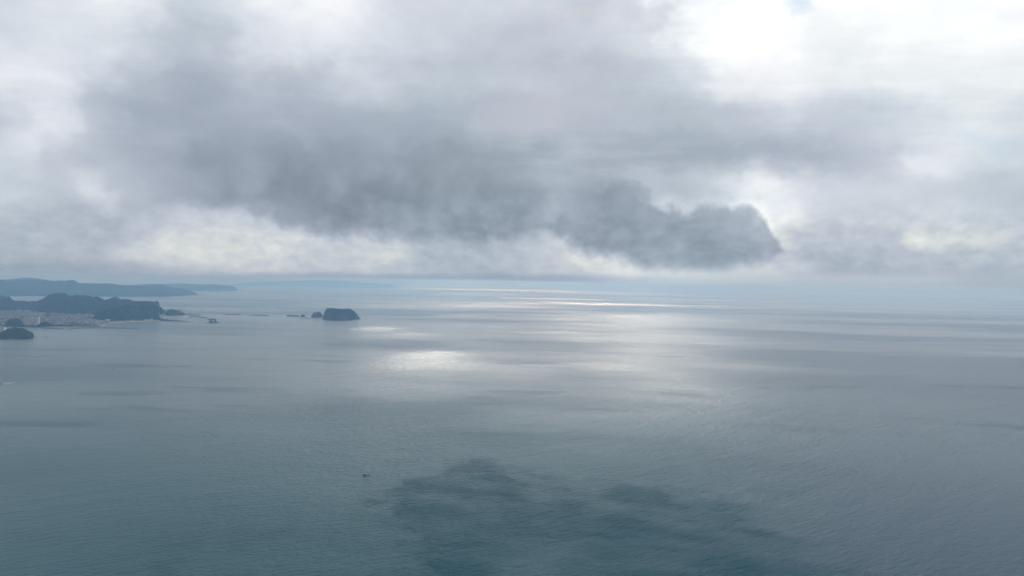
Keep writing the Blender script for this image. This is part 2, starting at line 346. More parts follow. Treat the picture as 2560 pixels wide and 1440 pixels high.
# ------------------------------------------------------------------ sea
def water_material():
    m = new_mat('sea_water'); t = NT(m.node_tree)
    pos = t.n.new('ShaderNodeNewGeometry').outputs['Position']
    x, y, z = t.sep(pos)
    q = t.comb(x, y)
    d = t.v('LENGTH', q)
    # swell: crests run away to the right
    def rot(v, a, sx, sy):
        n = t.n.new('ShaderNodeMapping'); n.vector_type = 'TEXTURE'; t.put(n.inputs[0], v)
        n.inputs['Rotation'].default_value = (0, 0, a); n.inputs['Scale'].default_value = (sx, sy, 1); return n.outputs[0]
    s1 = t.noise(rot(q, R_(38), 170, 42), 1.0, 3, 0.55, '2D')
    s2 = t.noise(rot(q, R_(30), 24, 7.5), 1.0, 4, 0.6, '2D')
    s3 = t.noise(rot(q, R_(8), 9, 4.0), 1.0, 3, 0.6, '2D')
    wind = t.noise(rot(q, R_(-12), 900, 420), 1.0, 4, 0.55, '2D')
    wk = t.ss(wind.outputs[0], .35, .65, .65, 1.15)
    h = t.m('ADD', t.m('MULTIPLY', s1.outputs[0], 6.5), t.m('MULTIPLY', s2.outputs[0], 4.8))
    h = t.m('ADD', h, t.m('MULTIPLY', s3.outputs[0], 3.0))
    h = t.m('MULTIPLY', h, wk)
    bn = t.n.new('ShaderNodeBump'); bn.inputs['Strength'].default_value = 1.0; bn.inputs['Distance'].default_value = 1.0
    t.l.new(h, bn.inputs['Height'])
    # water body: teal over sand, near black-blue over weed and reef
    rq = t.v('ADD', q, t.v('SCALE', t.v('SUBTRACT', t.noise(q, .006, 4, .6, '2D').outputs['Color'], (.5, .5, .5)), None, 420.0))
    rq = t.v('MULTIPLY', rq, (1, 1, 0))
    reef = None
    for (px, py, rx, ry, amp) in [(1190, 1235, 300, 95, .9), (1130, 1185, 170, 55, .4), (1300, 1330, 440, 100, 1.0), (1620, 1300, 360, 70, .9),
                                  (1650, 1390, 560, 80, 1.0), (1400, 1200, 260, 36, .4), (1080, 1310, 200, 60, .5), (1560, 1240, 220, 32, .4),
                                  (700, 1420, 600, 70, .4), (1500, 1450, 1100, 70, .6)]:
        c = at(px, py); l = at(px - rx, py); r = at(px + rx, py); n = at(px, py + ry); f = at(px, py - ry)
        b = t.blob(rq, ((c.x), (f.y + n.y) / 2), 0, ((r - l).length / 2, (f.y - n.y) / 2), amp, 0.25)
        reef = b if reef is None else t.m('ADD', reef, b)
    rn = t.noise(rot(q, R_(-15), 110, 50), 1.0, 6, .66, '2D')
    reef = t.m('MULTIPLY', t.m('MINIMUM', reef, .88), t.ss(rn.outputs[0], .30, .68, .48, 1.0))
    shallow = t.ss(x, 100, -1500)
    deep = t.mixc(shallow, (.022, .050, .068, 1), (.026, .078, .088, 1))
    near = t.ss(d, 2600, 900)
    base = t.mixc(t.m('MULTIPLY', near, .6), deep, (.018, .100, .114, 1))
    base = t.mixc(t.m('MULTIPLY', t.ss(t.m('DIVIDE', x, t.m('MAXIMUM', y, 50.0)), .05, .6), near), base, (.032, .068, .094, 1))
    base = t.mixc(reef, base, (.005, .050, .064, 1))
    # cat's paws, slicks: wind-roughened streaks reflect less; broad patches also paint cloud-shadow bands
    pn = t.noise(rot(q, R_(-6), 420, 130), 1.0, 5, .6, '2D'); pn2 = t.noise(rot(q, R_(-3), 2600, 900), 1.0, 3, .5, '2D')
    paw_shade = t.m('MULTIPLY', t.mix(t.ss(d, 2500, 5500), t.ss(pn.outputs[0], .58, .70, 1.0, .68), .97), t.ss(pn2.outputs[0], .36, .64, .66, 1.08))
    b = t.n.new('ShaderNodeBsdfPrincipled')
    t.l.new(base, b.inputs['Base Color'])
    rough = t.m('MULTIPLY', t.ss(d, 600, 3000, .50, .64), t.m('SUBTRACT', 1.0, t.m('MULTIPLY', reef, .25)))
    t.l.new(rough, b.inputs['Roughness'])
    b.inputs['IOR'].default_value = 1.333
    b.inputs['Coat Weight'].default_value = .75; t.l.new(t.m('MULTIPLY', t.m('MULTIPLY', t.ss(d, 560, 2000, .17, 1.0), paw_shade), t.m('SUBTRACT', 1.0, t.m('MULTIPLY', reef, .9))), b.inputs['Coat Weight']); b.inputs['Coat IOR'].default_value = 1.333  # coat and specular grow with distance, putting the bright far sheen into the material
    b.inputs['Coat Roughness'].default_value = .22; t.l.new(bn.outputs[0], b.inputs['Coat Normal'])
    t.l.new(t.m('MULTIPLY', t.m('MULTIPLY', t.ss(d, 560, 1800, .24, .78), paw_shade), t.m('SUBTRACT', 1.0, t.m('MULTIPLY', reef, .8))), b.inputs['Specular IOR Level'])
    t.l.new(bn.outputs[0], b.inputs['Normal'])
    o = t.n.new('ShaderNodeOutputMaterial'); t.l.new(b.outputs[0], o.inputs[0]); return m

def build_water():
    radii = [0] + [60 * 1.09 ** k for k in range(200) if 60 * 1.09 ** k < 72500] + [72500]
    seg = 180; verts = [(0, 0, 0)]; faces = []
    for r in radii[1:]:
        for s in range(seg):
            a = 2 * math.pi * s / seg; verts.append((r * math.cos(a), r * math.sin(a), sea_z(r)))
    for s in range(seg): faces.append((0, 1 + s, 1 + (s + 1) % seg))
    for k in range(len(radii) - 2):
        for s in range(seg):
            a = 1 + k * seg; s2 = (s + 1) % seg
            faces.append((a + s, a + seg + s, a + seg + s2, a + s2))
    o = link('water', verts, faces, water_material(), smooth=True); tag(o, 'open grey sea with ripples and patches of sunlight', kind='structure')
build_water()

# ------------------------------------------------------------------ land
MAT_FOREST = simple('evergreen_forest', (.026, .050, .024), .95, .45, .03, 4.0)
MAT_ROCK = simple('sea_cliff_rock', (.075, .070, .058), .9, .4, .06, 2.0)
MAT_DARKROCK = simple('wet_dark_rock', (.022, .022, .020), .7, .4, .3, .5)
MAT_TOWN = simple('town_ground', (.11, .12, .105), .95, .45, .02)
MAT_SAND = simple('beach_sand', (.20, .185, .15), .95, .15, .02)
MAT_CONC = simple('weathered_concrete', (.13, .13, .12), .85, .25, .08)
MAT_TETRA = simple('dark_concrete_blocks', (.055, .058, .058), .9, .4, .25)
MAT_CANOPY = simple('tree_canopy', (.018, .038, .018), .95, .5, .02)

def hill_mat():
    m = new_mat('wooded_slope'); t = NT(m.node_tree)
    g = t.n.new('ShaderNodeNewGeometry'); pos = g.outputs['Position']
    n = t.noise(pos, .035, 5, .6); n2 = t.noise(pos, .006, 3, .5)
    col = t.mixc(t.ss(n.outputs[0], .35, .65), (.010, .022, .012, 1), (.028, .052, .024, 1))
    col = t.mixc(t.ss(n2.outputs[0], .55, .75, 0, .5), col, (.06, .085, .04, 1))
    nz = t.sep(g.outputs['True Normal'])[2]
    steep = t.ss(nz, .55, .25)
    col = t.mixc(t.m('MULTIPLY', steep, .7), col, (.055, .052, .045, 1))
    b = t.n.new('ShaderNodeBsdfPrincipled'); t.l.new(col, b.inputs['Base Color']); b.inputs['Roughness'].default_value = .95
    b.inputs['Specular IOR Level'].default_value = .1
    bn = t.n.new('ShaderNodeBump'); bn.inputs['Distance'].default_value = 6.0
    t.l.new(n.outputs[0], bn.inputs['Height']); t.l.new(bn.outputs[0], b.inputs['Normal'])
    o = t.n.new('ShaderNodeOutputMaterial'); t.l.new(b.outputs[0], o.inputs[0]); return m
MAT_HILL = hill_mat()

def relief(name, sky, base, depth, nu, nv, rough=.12, front=.6, ridge=.45, nscale=120., mat=None, floor=-6.0, spur=0.0, seed=0.0, back=.8):
    """land whose crest line and shore line are given as seen in the photo; returns object and sampler of surface points"""
    x0, x1 = sky[0][0], sky[-1][0]
    cols = []
    hm = 0
    for i in range(nu + 1):
        px = x0 + (x1 - x0) * i / nu
        b = at(px, interp(base, px)); d0 = b.xy.length; ax = b.xy.normalized()
        dr = d0 + ridge * depth
        ys = interp(sky, px); dd = ray(px, ys); hh = math.hypot(dd.x, dd.y)
        z = CAM_H + dd.z / hh * dr
        h = max(z - sea_z(dr), 0.5)
        hm = max(hm, h); cols.append((ax, d0, h))
    verts = []; faces = []
    for i, (ax, d0, h) in enumerate(cols):
        dep = depth * max(min(1.0, (h / hm) ** .5 * 1.25), .08)
        dr = d0 + ridge * depth
        for j in range(nv + 1):
            tt = j / nv
            D = dr + (tt - ridge) * dep if tt < ridge else dr + (tt - ridge) * dep
            if tt <= ridge:
                D = d0 + (dr - d0) * (tt / ridge) if dep > .9 * depth else dr - (ridge - tt) * dep
            k = tt / ridge if tt < ridge else (1 - tt) / (1 - ridge)
            p = k ** (front if tt < ridge else back)
            P = Vector((ax.x * D, ax.y * D, 0))
            nz = mnoise.fractal(Vector((P.x / nscale + seed, P.y / nscale, seed)), 1.0, 2.0, 5)
            sp = mnoise.ridged_multi_fractal(Vector((P.x / (nscale * 3) + seed, P.y / (nscale * 4), 2 + seed)), 1.0, 2.0, 3, 1.0, 2.0) if spur else 0
            z = h * p * (1 + rough * nz * (1 - .75 * (k ** 3)) + spur * (sp - 1.2) * (4 * k * (1 - k)))
            z += rough * nz * hm * .12 * (1 if 0 < j < nv else 0)
            if j in (0, nv): z = floor
            verts.append((P.x, P.y, z + sea_z(D)))
    for i in range(nu):
        for j in range(nv):
            a = i * (nv + 1) + j; faces.append((a, a + nv + 1, a + nv + 2, a + 1))
    o = link(name, verts, faces, mat or MAT_HILL, smooth=True)
    return o

def E(*p): return list(p)

# farthest point of land, a faint low ridge
sky_g = E((560,713),(600,708),(640,705.5),(700,703.7),(745,702),(784,700),(820,701),(848,702),(887,704.5),(919,707),(950,708.5),(975,710.5),(986,715),(996,719))
tag(relief('hills', sky_g, E((560,715),(700,716.5),(800,717.8),(996,720.2)), 2500, 220, 24, .10, .5, .5, 900., seed=3.1), 'faintest far headland, a low pale blue ridge ending at the bright sea line', kind='structure')
sky_f = E((250,716),(300,714),(335,712),(383,709.3),(410,709.5),(439,708.6),(470,709.6),(501,710.9),(520,710.2),(536,710.7),(564,712.8),(585,716),(590,720),(595,724),(599,727))
tag(relief('hills', sky_f, E((250,724),(475,726),(540,727),(600,727.3)), 1500, 200, 24, .12, .35, .35, 400., seed=5.7), 'second distant headland, hazy blue, showing right of the long coastal range', kind='structure')
sky_e0 = E((-150,698),(-80,695),(-30,697),(10,699),(35,697),(62,693.6),(80,694.5),(94,696),(120,701),(160,706),(200,713))
tag(relief('hills', sky_e0, E((-150,730),(200,731)), 2500, 150, 24, .10, .6, .5, 700., seed=6.2), 'pale mountain ridge behind the long coastal range', kind='structure')
sky_e = E((-170,704),(-100,700),(-50,702),(0,699),(21,701),(45,699.5),(75,700.5),(94,701),(112,701),(130,702.5),(144,701.7),(167,702),(176,700),(183,700.6),(190,703),(196,708),(229,708.6),(250,709),(271,708.6),(285,711),(301,712.8),(335,713.6),(397,713.5),(410,715),(425,718),(445,719),(460,721),(475,726.7),(487,731),(493,735),(498,738))
tag(relief('hills', sky_e, E((-170,737),(0,739.5),(120,739.5),(300,741.5),(420,741),(455,739.5),(498,738.3)), 1500, 420, 40, .16, .5, .45, 260., spur=.18, seed=9.3), 'long blue wooded coastal range across the bay', kind='structure')

# near coast hills behind the town
sky_a = E((-160,742),(-110,735),(-60,739),(0,741),(12,742),(22,743.5),(31,751.7),(42,753.5),(56,754.7),(75,754.8),(96,753.7),(110,747.5),(118,743),(125,739),(132,736),(139,734.6),(147,734),(154,733.2),(160,734.5),(164,736.5),(169,742),(175,741.5),(182,740.5),(194,738.3),(205,739),(215,739.5),(223,742.5),(230,746),(238,744.5),(244,743.2),(251,746),(260,752.2),(266,752.4),(272,751.7),(280,747.5),(289,745.2),(297,748),(303,750.3),(311,750),(318,749.6),(328,752),(339,754.4),(353,756),(366,755.4),(378,755.2),(390,754.9),(395,756),(397,762),(400,770),(407,776),(413,781),(416,787))
hillA = tag(relief('hills', sky_a, E((-160,778),(60,779),(130,784),(240,788),(300,792),(360,792),(416,790)), 900, 560, 70, .20, .62, .62, 130., spur=.22, seed=1.3), 'wooded humped hills behind the seaside town', kind='structure')
sky_c = E((228,799),(236,794),(243,786),(252,780),(262,775),(280,770),(300,768),(325,765),(350,766),(372,765),(386,766),(392,771),(396,782),(399,792),(402,799))
hillC = tag(relief('hills', sky_c, E((228,802),(262,804),(300,802.5),(402,800)), 330, 260, 40, .18, .5, .5, 80., spur=.15, seed=4.4), 'dark wooded slope falling to the beach at the right end of the town', kind='structure')
sky_b = E((411,787),(414,780.5),(419,775.5),(425,773.5),(430,772),(436,774),(441,776.7),(444,777),(447,776),(453,779),(460,782),(462,785),(464,788))
tag(relief('headland', sky_b, E((411,788.5),(440,789),(464,788.3)), 190, 120, 30, .2, .5, .5, 40., seed=8.1), 'small two-humped wooded cape at the tip of the hills', kind='structure')
# wooded knolls in the town
sky_k = E((12,813),(16,806),(22,800),(30,797),(36,796),(43,797),(49,801),(54,807),(59,813),(61,817))
knoll = tag(relief('hill', sky_k, E((12,818),(61,818.5)), 130, 110, 26, .22, .5, .5, 30., mat=MAT_FOREST, seed=2.2), 'dark wooded knoll left of the pale apartment blocks', kind='structure')
sky_k2 = E((94,815),(98,811),(103,808.5),(109,806.5),(115,804.8),(120,808),(126,811),(134,812.5),(140,816))
knoll2 = tag(relief('hill', sky_k2, E((94,818),(140,817)), 70, 80, 20, .25, .5, .5, 22., mat=MAT_FOREST, seed=7.2), 'low dark wooded rise right of the pale apartment blocks', kind='structure')
# nearest headland at the left edge
sky_d = E((-80,832),(-50,824),(-20,828),(-5,833),(4,832),(12,827),(18,824.5),(26,822),(34,820.8),(44,820.6),(52,821.5),(60,822.6),(66,826),(72,829.5),(78,832),(81,834.5),(82,838),(86,842),(90,844.5),(94,845.3))
headD = tag(relief('headland', sky_d, E((-80,849),(0,848.5),(60,848.2),(94,846)), 210, 260, 46, .16, .45, .5, 45., mat=None, seed=11.0), 'dark wooded headland nearest at the left edge of the bay', kind='structure')

# flat land under the town, and the beach
def poly(name, pxs, z, mat):
    pts = [at(a, b) for a, b in pxs]; n = len(pts)
    v = [(p.x, p.y, p.z + z) for p in pts] + [(p.x, p.y, p.z - 4) for p in pts]
    f = [tuple(range(n))[::-1]] + [(i, (i + 1) % n, n + (i + 1) % n, n + i) for i in range(n)]
    return link(name, v, f, mat)
shore = [(-200,822),(-60,822),(30,822),(60,819.3),(111,818.4),(160,817.2),(205,816.5),(250,816.2),(259,814),(266,811),(290,807.4),(340,804.8),(400,802.6)]
tag(poly('land', shore + [(405,796),(416,788),(300,784),(100,772),(-200,770)], 2.2, MAT_TOWN), 'flat land under the seaside town', kind='structure')
tag(poly('beach', [(255,816.6),(262,813.5),(270,810.8),(290,808.4),(340,805.8),(400,803.6),(398,801.8),(340,803.6),(290,805.8),(268,808),(258,811.5),(250,815.6)], 2.6, MAT_SAND), 'pale curved sand beach below the dark slope', kind='structure')
# low neck behind the nearest headland
tag(poly('land', [(-120,824),(-120,842),(20,836),(22,828),(30,822),(30,818)], 2.4, MAT_TOWN), 'low built-up neck behind the nearest headland', kind='structure')

# ------------------------------------------------------------------ islands and rocks (things)
def rock_thing(name, sky, by, depth, label, cat, group=None, nu=70, nv=26, mat=None, ns=26., front=.3, rough=.2, seed=0., ridge=.5, back=.35):
    base = [(sky[0][0], by), (sky[-1][0], by)] if not isinstance(by, list) else by
    o = relief(name, sky, base, depth, nu, nv, rough, front, ridge, ns, mat, floor=-4, seed=seed, back=back)
    return tag(o, label, cat, group)

rock_thing('island', E((804.5,799),(806,796),(808,788),(810,783),(813,776),(816,773),(819,771.6),(823.5,770.6),(829,770.4),(832,771.2),(836,771.6),(845,772.6),(852,772.4),(859,773.4),(866,772.8),(872,773.8),(877,774.6),(882,777),(886,780.5),(890,784.5),(895,790),(899,794.5),(904,799)),
           E((804,798.3),(815,799.5),(834,801.2),(870,801.2),(885,799.8),(904,799)), 190, 'large flat-topped steep-sided island, biggest in the open bay', 'island', nu=200, nv=46, ns=40., front=.25, rough=.22, seed=2.)
rock_thing('islet', E((776,792),(779,789),(781,785),(784,781),(788,780.3),(791,780.6),(794,778.6),(796.5,777.6),(800,780),(804,784.5),(807,790),(809,794)), 793.6, 95,
           'double-humped rocky islet touching the left side of the flat-topped island', 'islet', nu=90, front=.4, seed=4.)
rock_thing('sea_stack', E((749,791.5),(753,788.3),(757,785),(760,787.5),(767,791.5)), 792, 45, 'small pointed rock between the short breakwater and the islet', 'rock', front=.6, seed=5.)
rock_thing('reef', E((759,794.6),(766,793.8),(775,796),(781,798)), E((759,794.8),(781,798.2)), 30, 'low dark reef just below the pointed rock, slanting to the island', 'rock', nu=40, nv=10, seed=6.)
rock_thing('reef', E((746,795.4),(752,794.8),(761,796.9)), E((746,795.6),(761,797.2)), 22, 'faint awash reef left of the slanting reef', 'rock', nu=30, nv=10, seed=7.)
G2 = 'twin rocks off the cape'
rock_thing('sea_stack', E((519,806.2),(523,804.3),(526,802.5),(528.5,800.3),(531,803),(532.5,806.2)), 806.6, 38, 'left, rounder one of the twin pointed rocks off the cape', 'rock', None, front=.6, seed=8.)
rock_thing('sea_stack', E((533,806.2),(535.5,802.4),(538.6,799.4),(541.5,803),(544,806.4)), 806.6, 38, 'right, taller one of the twin pointed rocks off the cape', 'rock', None, front=.7, seed=9.)
rock_thing('reef', E((512,806.6),(520,805.4),(535,805),(546,805.4),(552,806.8)), 807, 26, 'low dark reef at the foot of the twin pointed rocks', 'rock', nu=50, nv=10, seed=10.)
rock_thing('reef', E((393,792.8),(397,791.4),(404,793.2)), 793.4, 25, 'small dark rock shelf at the foot of the small cape', 'rock', nu=30, nv=10, seed=12.)
rock_thing('reef', E((395,798.2),(404,796.6),(412,798.2),(415,796),(420,799),(440,800.4),(460,802.2),(477,804.2)), E((395,801),(420,802.2),(450,803.2),(477,804.4)), 30, 'long low reef spit running out from the beach end', 'rock', nu=90, nv=12, seed=13.)
rock_thing('reef', E((471,793.8),(476,793),(481,794.2)), 794.4, 16, 'small awash rock inside the slanting breakwater', 'rock', nu=24, nv=8, seed=14.)
rock_thing('reef', E((494,799.4),(498,798.5),(503,799.5)), 799.8, 16, 'small dark rock left of the short breakwater off the cape', 'rock', nu=24, nv=8, seed=15.)
rock_thing('reef', E((480,804),(483,803.3),(486,804.2)), 804.5, 12, 'tiny rock beyond the tip of the reef spit', 'rock', nu=20, nv=8, seed=16.)
rock_thing('reef', E((104,843.6),(107,842.3),(110,843.7)), 844, 7, 'left, lowest of the three tiny rocks right of the nearest headland', 'rock', mat=MAT_DARKROCK, nu=20, nv=8, seed=17., ns=6.)
rock_thing('reef', E((110,840.4),(112.5,839.8),(115,840.5)), 840.8, 6, 'thin rear one of the three tiny rocks right of the nearest headland', 'rock', mat=MAT_DARKROCK, nu=20, nv=8, seed=18., ns=6.)
rock_thing('reef', E((115,843.2),(118,841.2),(121,843.4)), 843.6, 8, 'right, largest of the three tiny rocks right of the nearest headland', 'rock', mat=MAT_DARKROCK, nu=20, nv=8, seed=19., ns=6.)
rock_thing('reef', E((78,832.6),(81,831.4),(84,832.6)), 833, 10, 'small rock on the right shoulder of the nearest headland', 'rock', mat=MAT_DARKROCK, nu=20, nv=8, seed=20., ns=6.)
rock_thing('sea_rock', E((907.3,1189),(907.8,1187),(909,1185.9),(910.6,1185.4),(912,1186.2),(912.6,1189.5)), 1190.4, 3.2, 'left, largest of the three black rocks alone in the near sea', 'rock', mat=MAT_DARKROCK, nu=24, nv=12, seed=21., ns=2.)
rock_thing('sea_rock', E((912.6,1189),(912.9,1186.6),(913.8,1185.5),(914.8,1186),(915.4,1189)), 1190.2, 2.4, 'middle, narrow one of the three black rocks alone in the near sea', 'rock', mat=MAT_DARKROCK, nu=20, nv=10, seed=22., ns=2.)
rock_thing('sea_rock', E((918.4,1188),(919.2,1186.6),(921,1185.7),(923,1185.9),(924.4,1188)), 1188.8, 2.4, 'right, lower one of the three black rocks, standing apart in the near sea', 'rock', mat=MAT_DARKROCK, nu=20, nv=10, seed=23., ns=2.)
rock_thing('sea_rock', E((1.2,960),(1.6,957.5),(3,956.2),(4.2,957.6),(4.8,960)), 960.2, 4, 'black rock at the left edge with white surf beside it', 'rock', mat=MAT_DARKROCK, nu=20, nv=10, seed=24., ns=3.)

# surf round the edge rock
MAT_FOAM = simple('sea_foam', (.26, .28, .29), .8, .2, .3)
def foam(name, cx, cyy, rx, ry, label, n=26, seed=0):
    c = at(cx, cyy); l = at(cx - rx, cyy); r = at(cx + rx, cyy); f = at(cx, cyy - ry); w = (r - l).length / 2; dd = abs(f.y - c.y)
    rnd = random.Random(seed); verts = []; faces = []
    for k in range(n):                     # many small flecks of foam, not one sheet
        a = rnd.uniform(0, 6.28); q = math.sqrt(rnd.random())
        px, py = c.x + w * q * math.cos(a), c.y + dd * q * math.sin(a); s = rnd.uniform(.6, 2.2); b0 = len(verts)
        m = 7
        for i in range(m):
            t = 6.283 * i / m; rr = s * rnd.uniform(.6, 1.2)
            verts.append((px + rr * 1.7 * math.cos(t), py + rr * 1.3 * math.sin(t), .12 + c.z))
        verts.append((px, py, .45 + c.z))
        for i in range(m): faces.append((b0 + i, b0 + (i + 1) % m, b0 + m))
    return tag(link(name, verts, faces, MAT_FOAM), label, kind='stuff')
foam('sea_foam', 9, 957, 8, 1.8, 'white surf line right of the black edge rock', 34, 3)
foam('sea_foam', 24, 957.5, 8, 3.0, 'white surf ring at the right end of the surf', 36, 4)
foam('sea_foam', 16, 960, 9, 1.4, 'thin lower line of surf', 20, 5)

foam('sea_foam', 30, 849.6, 13, .35, 'thin white surf line at the foot of the nearest headland', 26, 6)

# ------------------------------------------------------------------ breakwaters
def breakwater(pts, w, h, label, mat, seed, group='breakwaters and moles along the bay', blocks=True):
    P = [at(*p) for p in pts]; rnd = random.Random(seed)
    root = bpy.data.objects.new('breakwater', None); COL.objects.link(root); root.location = P[0]
    tag(root, label, 'breakwater', group)
    O = P[0]
    def sweep(name, sec, mt, jit=0):
        verts = []; faces = []; segs = []
        for a, b in zip(P, P[1:]):
            n = max(2, int((b - a).length / 6)); segs += [a.lerp(b, i / n) for i in range(n)]
        segs.append(P[-1]); m = len(sec)
        for i, c in enumerate(segs):
            t = (segs[min(i + 1, len(segs) - 1)] - segs[max(i - 1, 0)]).normalized(); s = Vector((-t.y, t.x, 0)).normalized()
            sh = .45 if i in (0, len(segs) - 1) and jit else 1
            for k, (o, z) in enumerate(sec):
                j = jit * (rnd.random() - .5)
                verts.append(tuple(c - O + s * (o * w * sh + j) + Vector((0, 0, z * h * sh + j * .6))))
        for i in range(len(segs) - 1):
            for k in range(m - 1):
                a = i * m + k; faces.append((a, a + 1, a + m + 1, a + m))
        faces.append(tuple(range(m))); faces.append(tuple(range((len(segs) - 1) * m, len(segs) * m)))
        return link(name, verts, faces, mt, root)
    sweep('rubble_mound', [(-1, -.5), (-.8, .05), (-.5, .55), (-.22, .8), (.22, .8), (.5, .5), (.8, .0), (1, -.5)], MAT_TETRA, 2.2)
    sweep('cap', [(-.2, .5), (-.2, 1.0), (.2, 1.0), (.2, .5)], mat)
    return root
BW = [
    ([(561, 786.2), (602, 787.0)], 11, 5, 'thin detached breakwater, first right of the cape'),
    ([(624, 788.2), (671, 789.2)], 11, 5, 'thin detached breakwater in mid bay between two others'),
    ([(718, 790.2), (747, 791.4)], 13, 9, 'short thick breakwater next to the pointed rock and islet'),
    ([(519.5, 799.2), (540, 799.6)], 12, 8, 'short thick breakwater right behind the twin pointed rocks'),
    ([(406, 774.8), (463, 775.4)], 9, 5, 'long faint breakwater behind the small cape'),
    ([(463, 785.6), (480, 786.6), (501, 788)], 11, 5, 'breakwater running right from the tip of the small cape'),
    ([(474, 790), (495, 792.8), (517, 795)], 11, 5, 'slanting breakwater below the one at the cape tip'),
    ([(108, 821.4), (130, 822.6), (160, 822.4)], 7, 4, 'low harbour mole in front of the town, left of the long one'),
    ([(168, 824), (185, 822), (208, 820.2), (240, 820), (257, 820.2), (285, 820.4), (315, 821.2), (347, 822.4)], 7, 4, 'longest harbour mole, running right from the town front'),
]
for i, (p, w, h, lb) in enumerate(BW): breakwater(p, w, h, lb, MAT_CONC, i)

# ------------------------------------------------------------------ boats
MAT_HULL = simple('white_hull', (.45, .46, .47), .5, .1, .5)
MAT_DARKHULL = simple('dark_hull', (.05, .055, .065), .6, .1, .5)
def boat(px, py, L, heading, label, dark=True):
    c = at(px, py); root = bpy.data.objects.new('boat', None); COL.objects.link(root); root.location = c; root.rotation_euler = (0, 0, R_(heading))
    tag(root, label, 'boat')
    W, H = L * .26, L * .12
    st = [(-.5, .8, 1.0), (-.25, 1, .9), (.1, 1, .9), (.35, .62, 1.05), (.5, .04, 1.25)]
    v = []; f = []
    for s, b, z in st:
        for y, zz in ((-b, z), (-b * .72, -.3), (b * .72, -.3), (b, z)): v.append((s * L, y * W / 2, zz * H))
    for i in range(4):
        for k in range(4): a = i * 4 + k; b2 = i * 4 + (k + 1) % 4; f.append((a, b2, b2 + 4, a + 4))
    f += [(3, 2, 1, 0), (16, 17, 18, 19)]
    link('hull', v, f, MAT_DARKHULL if dark else MAT_HULL, root)
    def bx(n, x0, x1, y, z0, z1, mt):
        vv = [(x, yy, z) for z in (z0, z1) for yy in (-y, y) for x in (x0, x1)]
        vv[4] = (x0 * .95, -y * .9, z1); link(n, vv, [(0, 2, 3, 1), (4, 5, 7, 6), (0, 1, 5, 4), (2, 6, 7, 3), (0, 4, 6, 2), (1, 3, 7, 5)], mt, root)
    bx('cabin', -.32 * L, -.05 * L, W * .3, H * .9, H * 2.6, MAT_HULL)
    bx('mast', -.16 * L, -.14 * L, W * .04, H * 2.6, H * 4.5, MAT_DARKHULL)
boat(806, 743.8, 60, 8, 'small dark boat far out, above and left of the flat-topped island')
boat(506, 773.2, 26, 30, 'small boat between the cape and the open bay')
boat(1273.5, 725.6, 150, 80, 'left, smaller of the two tiny ships on the bright horizon line')
boat(1331, 728.9, 170, 5, 'right, wider of the two tiny ships on the bright horizon line')
boat(283, 921, 8, 60, 'tiny boat alone on the pale water of the left bay')

# ------------------------------------------------------------------ town
WALLC = [(.42, .42, .40), (.52, .52, .50), (.36, .36, .34), (.42, .41, .38), (.28, .29, .30), (.60, .60, .58)]
ROOFC = [(.10, .11, .13), (.17, .17, .18), (.16, .13, .12), (.12, .14, .18), (.34, .34, .34), (.09, .09, .09)]
WM = [simple('house_wall_%d' % i, tuple(k * .5 for k in c), .8, .1, .05) for i, c in enumerate(WALLC)]
RM = [simple('roof_tile_%d' % i, tuple(k * .8 for k in c), .7, .15, .1) for i, c in enumerate(ROOFC)]
MAT_GLASS = simple('window_glass', (.05, .06, .07), .25, .1, .2)
def house_mesh(i):
    r = random.Random(100 + i); w, d, h = r.uniform(9, 15), r.uniform(8, 12), r.choice([4.5, 6.5, 6.5, 9.5]); rh = r.uniform(1.6, 3.0) if h < 9 else .6
    x, y = w / 2, d / 2; e = .7
    v = [(-x, -y, 0), (x, -y, 0), (x, y, 0), (-x, y, 0), (-x, -y, h), (x, -y, h), (x, y, h), (-x, y, h),
         (-x - e, -y - e, h - .2), (x + e, -y - e, h - .2), (x + e, y + e, h - .2), (-x - e, y + e, h - .2), (-x - e, 0, h + rh), (x + e, 0, h + rh)]
    f = [(0, 1, 5, 4), (1, 2, 6, 5), (2, 3, 7, 6), (3, 0, 4, 7), (8, 9, 13, 12), (10, 11, 12, 13), (8, 12, 11), (9, 10, 13)]
    idx = [0, 0, 0, 0, 1, 1, 0, 0]
    # dark window strips a little proud of the two long walls
    for s in (-1, 1):
        for fl in range(max(1, int(h / 3))):
            for k in (-.3, .0, .3):
                z = 1 + fl * 2.9; b = len(v); yy = s * (y + .05); xx = k * w
                v += [(xx - .9, yy, z), (xx + .9, yy, z), (xx + .9, yy, z + 1.3), (xx - .9, yy, z + 1.3)]; f.append((b, b + 1, b + 2, b + 3)); idx.append(2)
    me = bpy.data.meshes.new('house'); me.from_pydata(v, [], f)
    me.materials.append(WM[i % 6]); me.materials.append(RM[(i * 5 + i // 3) % 6]); me.materials.append(MAT_GLASS)
    me.polygons.foreach_set('material_index', idx); me.update(); return me
HM = [house_mesh(i) for i in range(12)]
def in_town(px, py):
    if py > interp([(0, 816), (60, 817.5), (160, 815.5), (250, 815), (262, 811), (275, 807)], px): return False
    lo = interp([(0, 778), (60, 776), (120, 779), (150, 786), (200, 786), (222, 784), (236, 793), (246, 802), (275, 805.2)], px)
    if py < lo: return False
    if 14 < px < 60 and py > 798 and py > 796 + abs(px - 36) * .4: return False
    if 56 < px < 99 and py > 806: return False
    if 94 < px < 138 and py > 808.5: return False
    return True
def land_z(): return 2.2
spots = []
rt = random.Random(5)
cells = set()
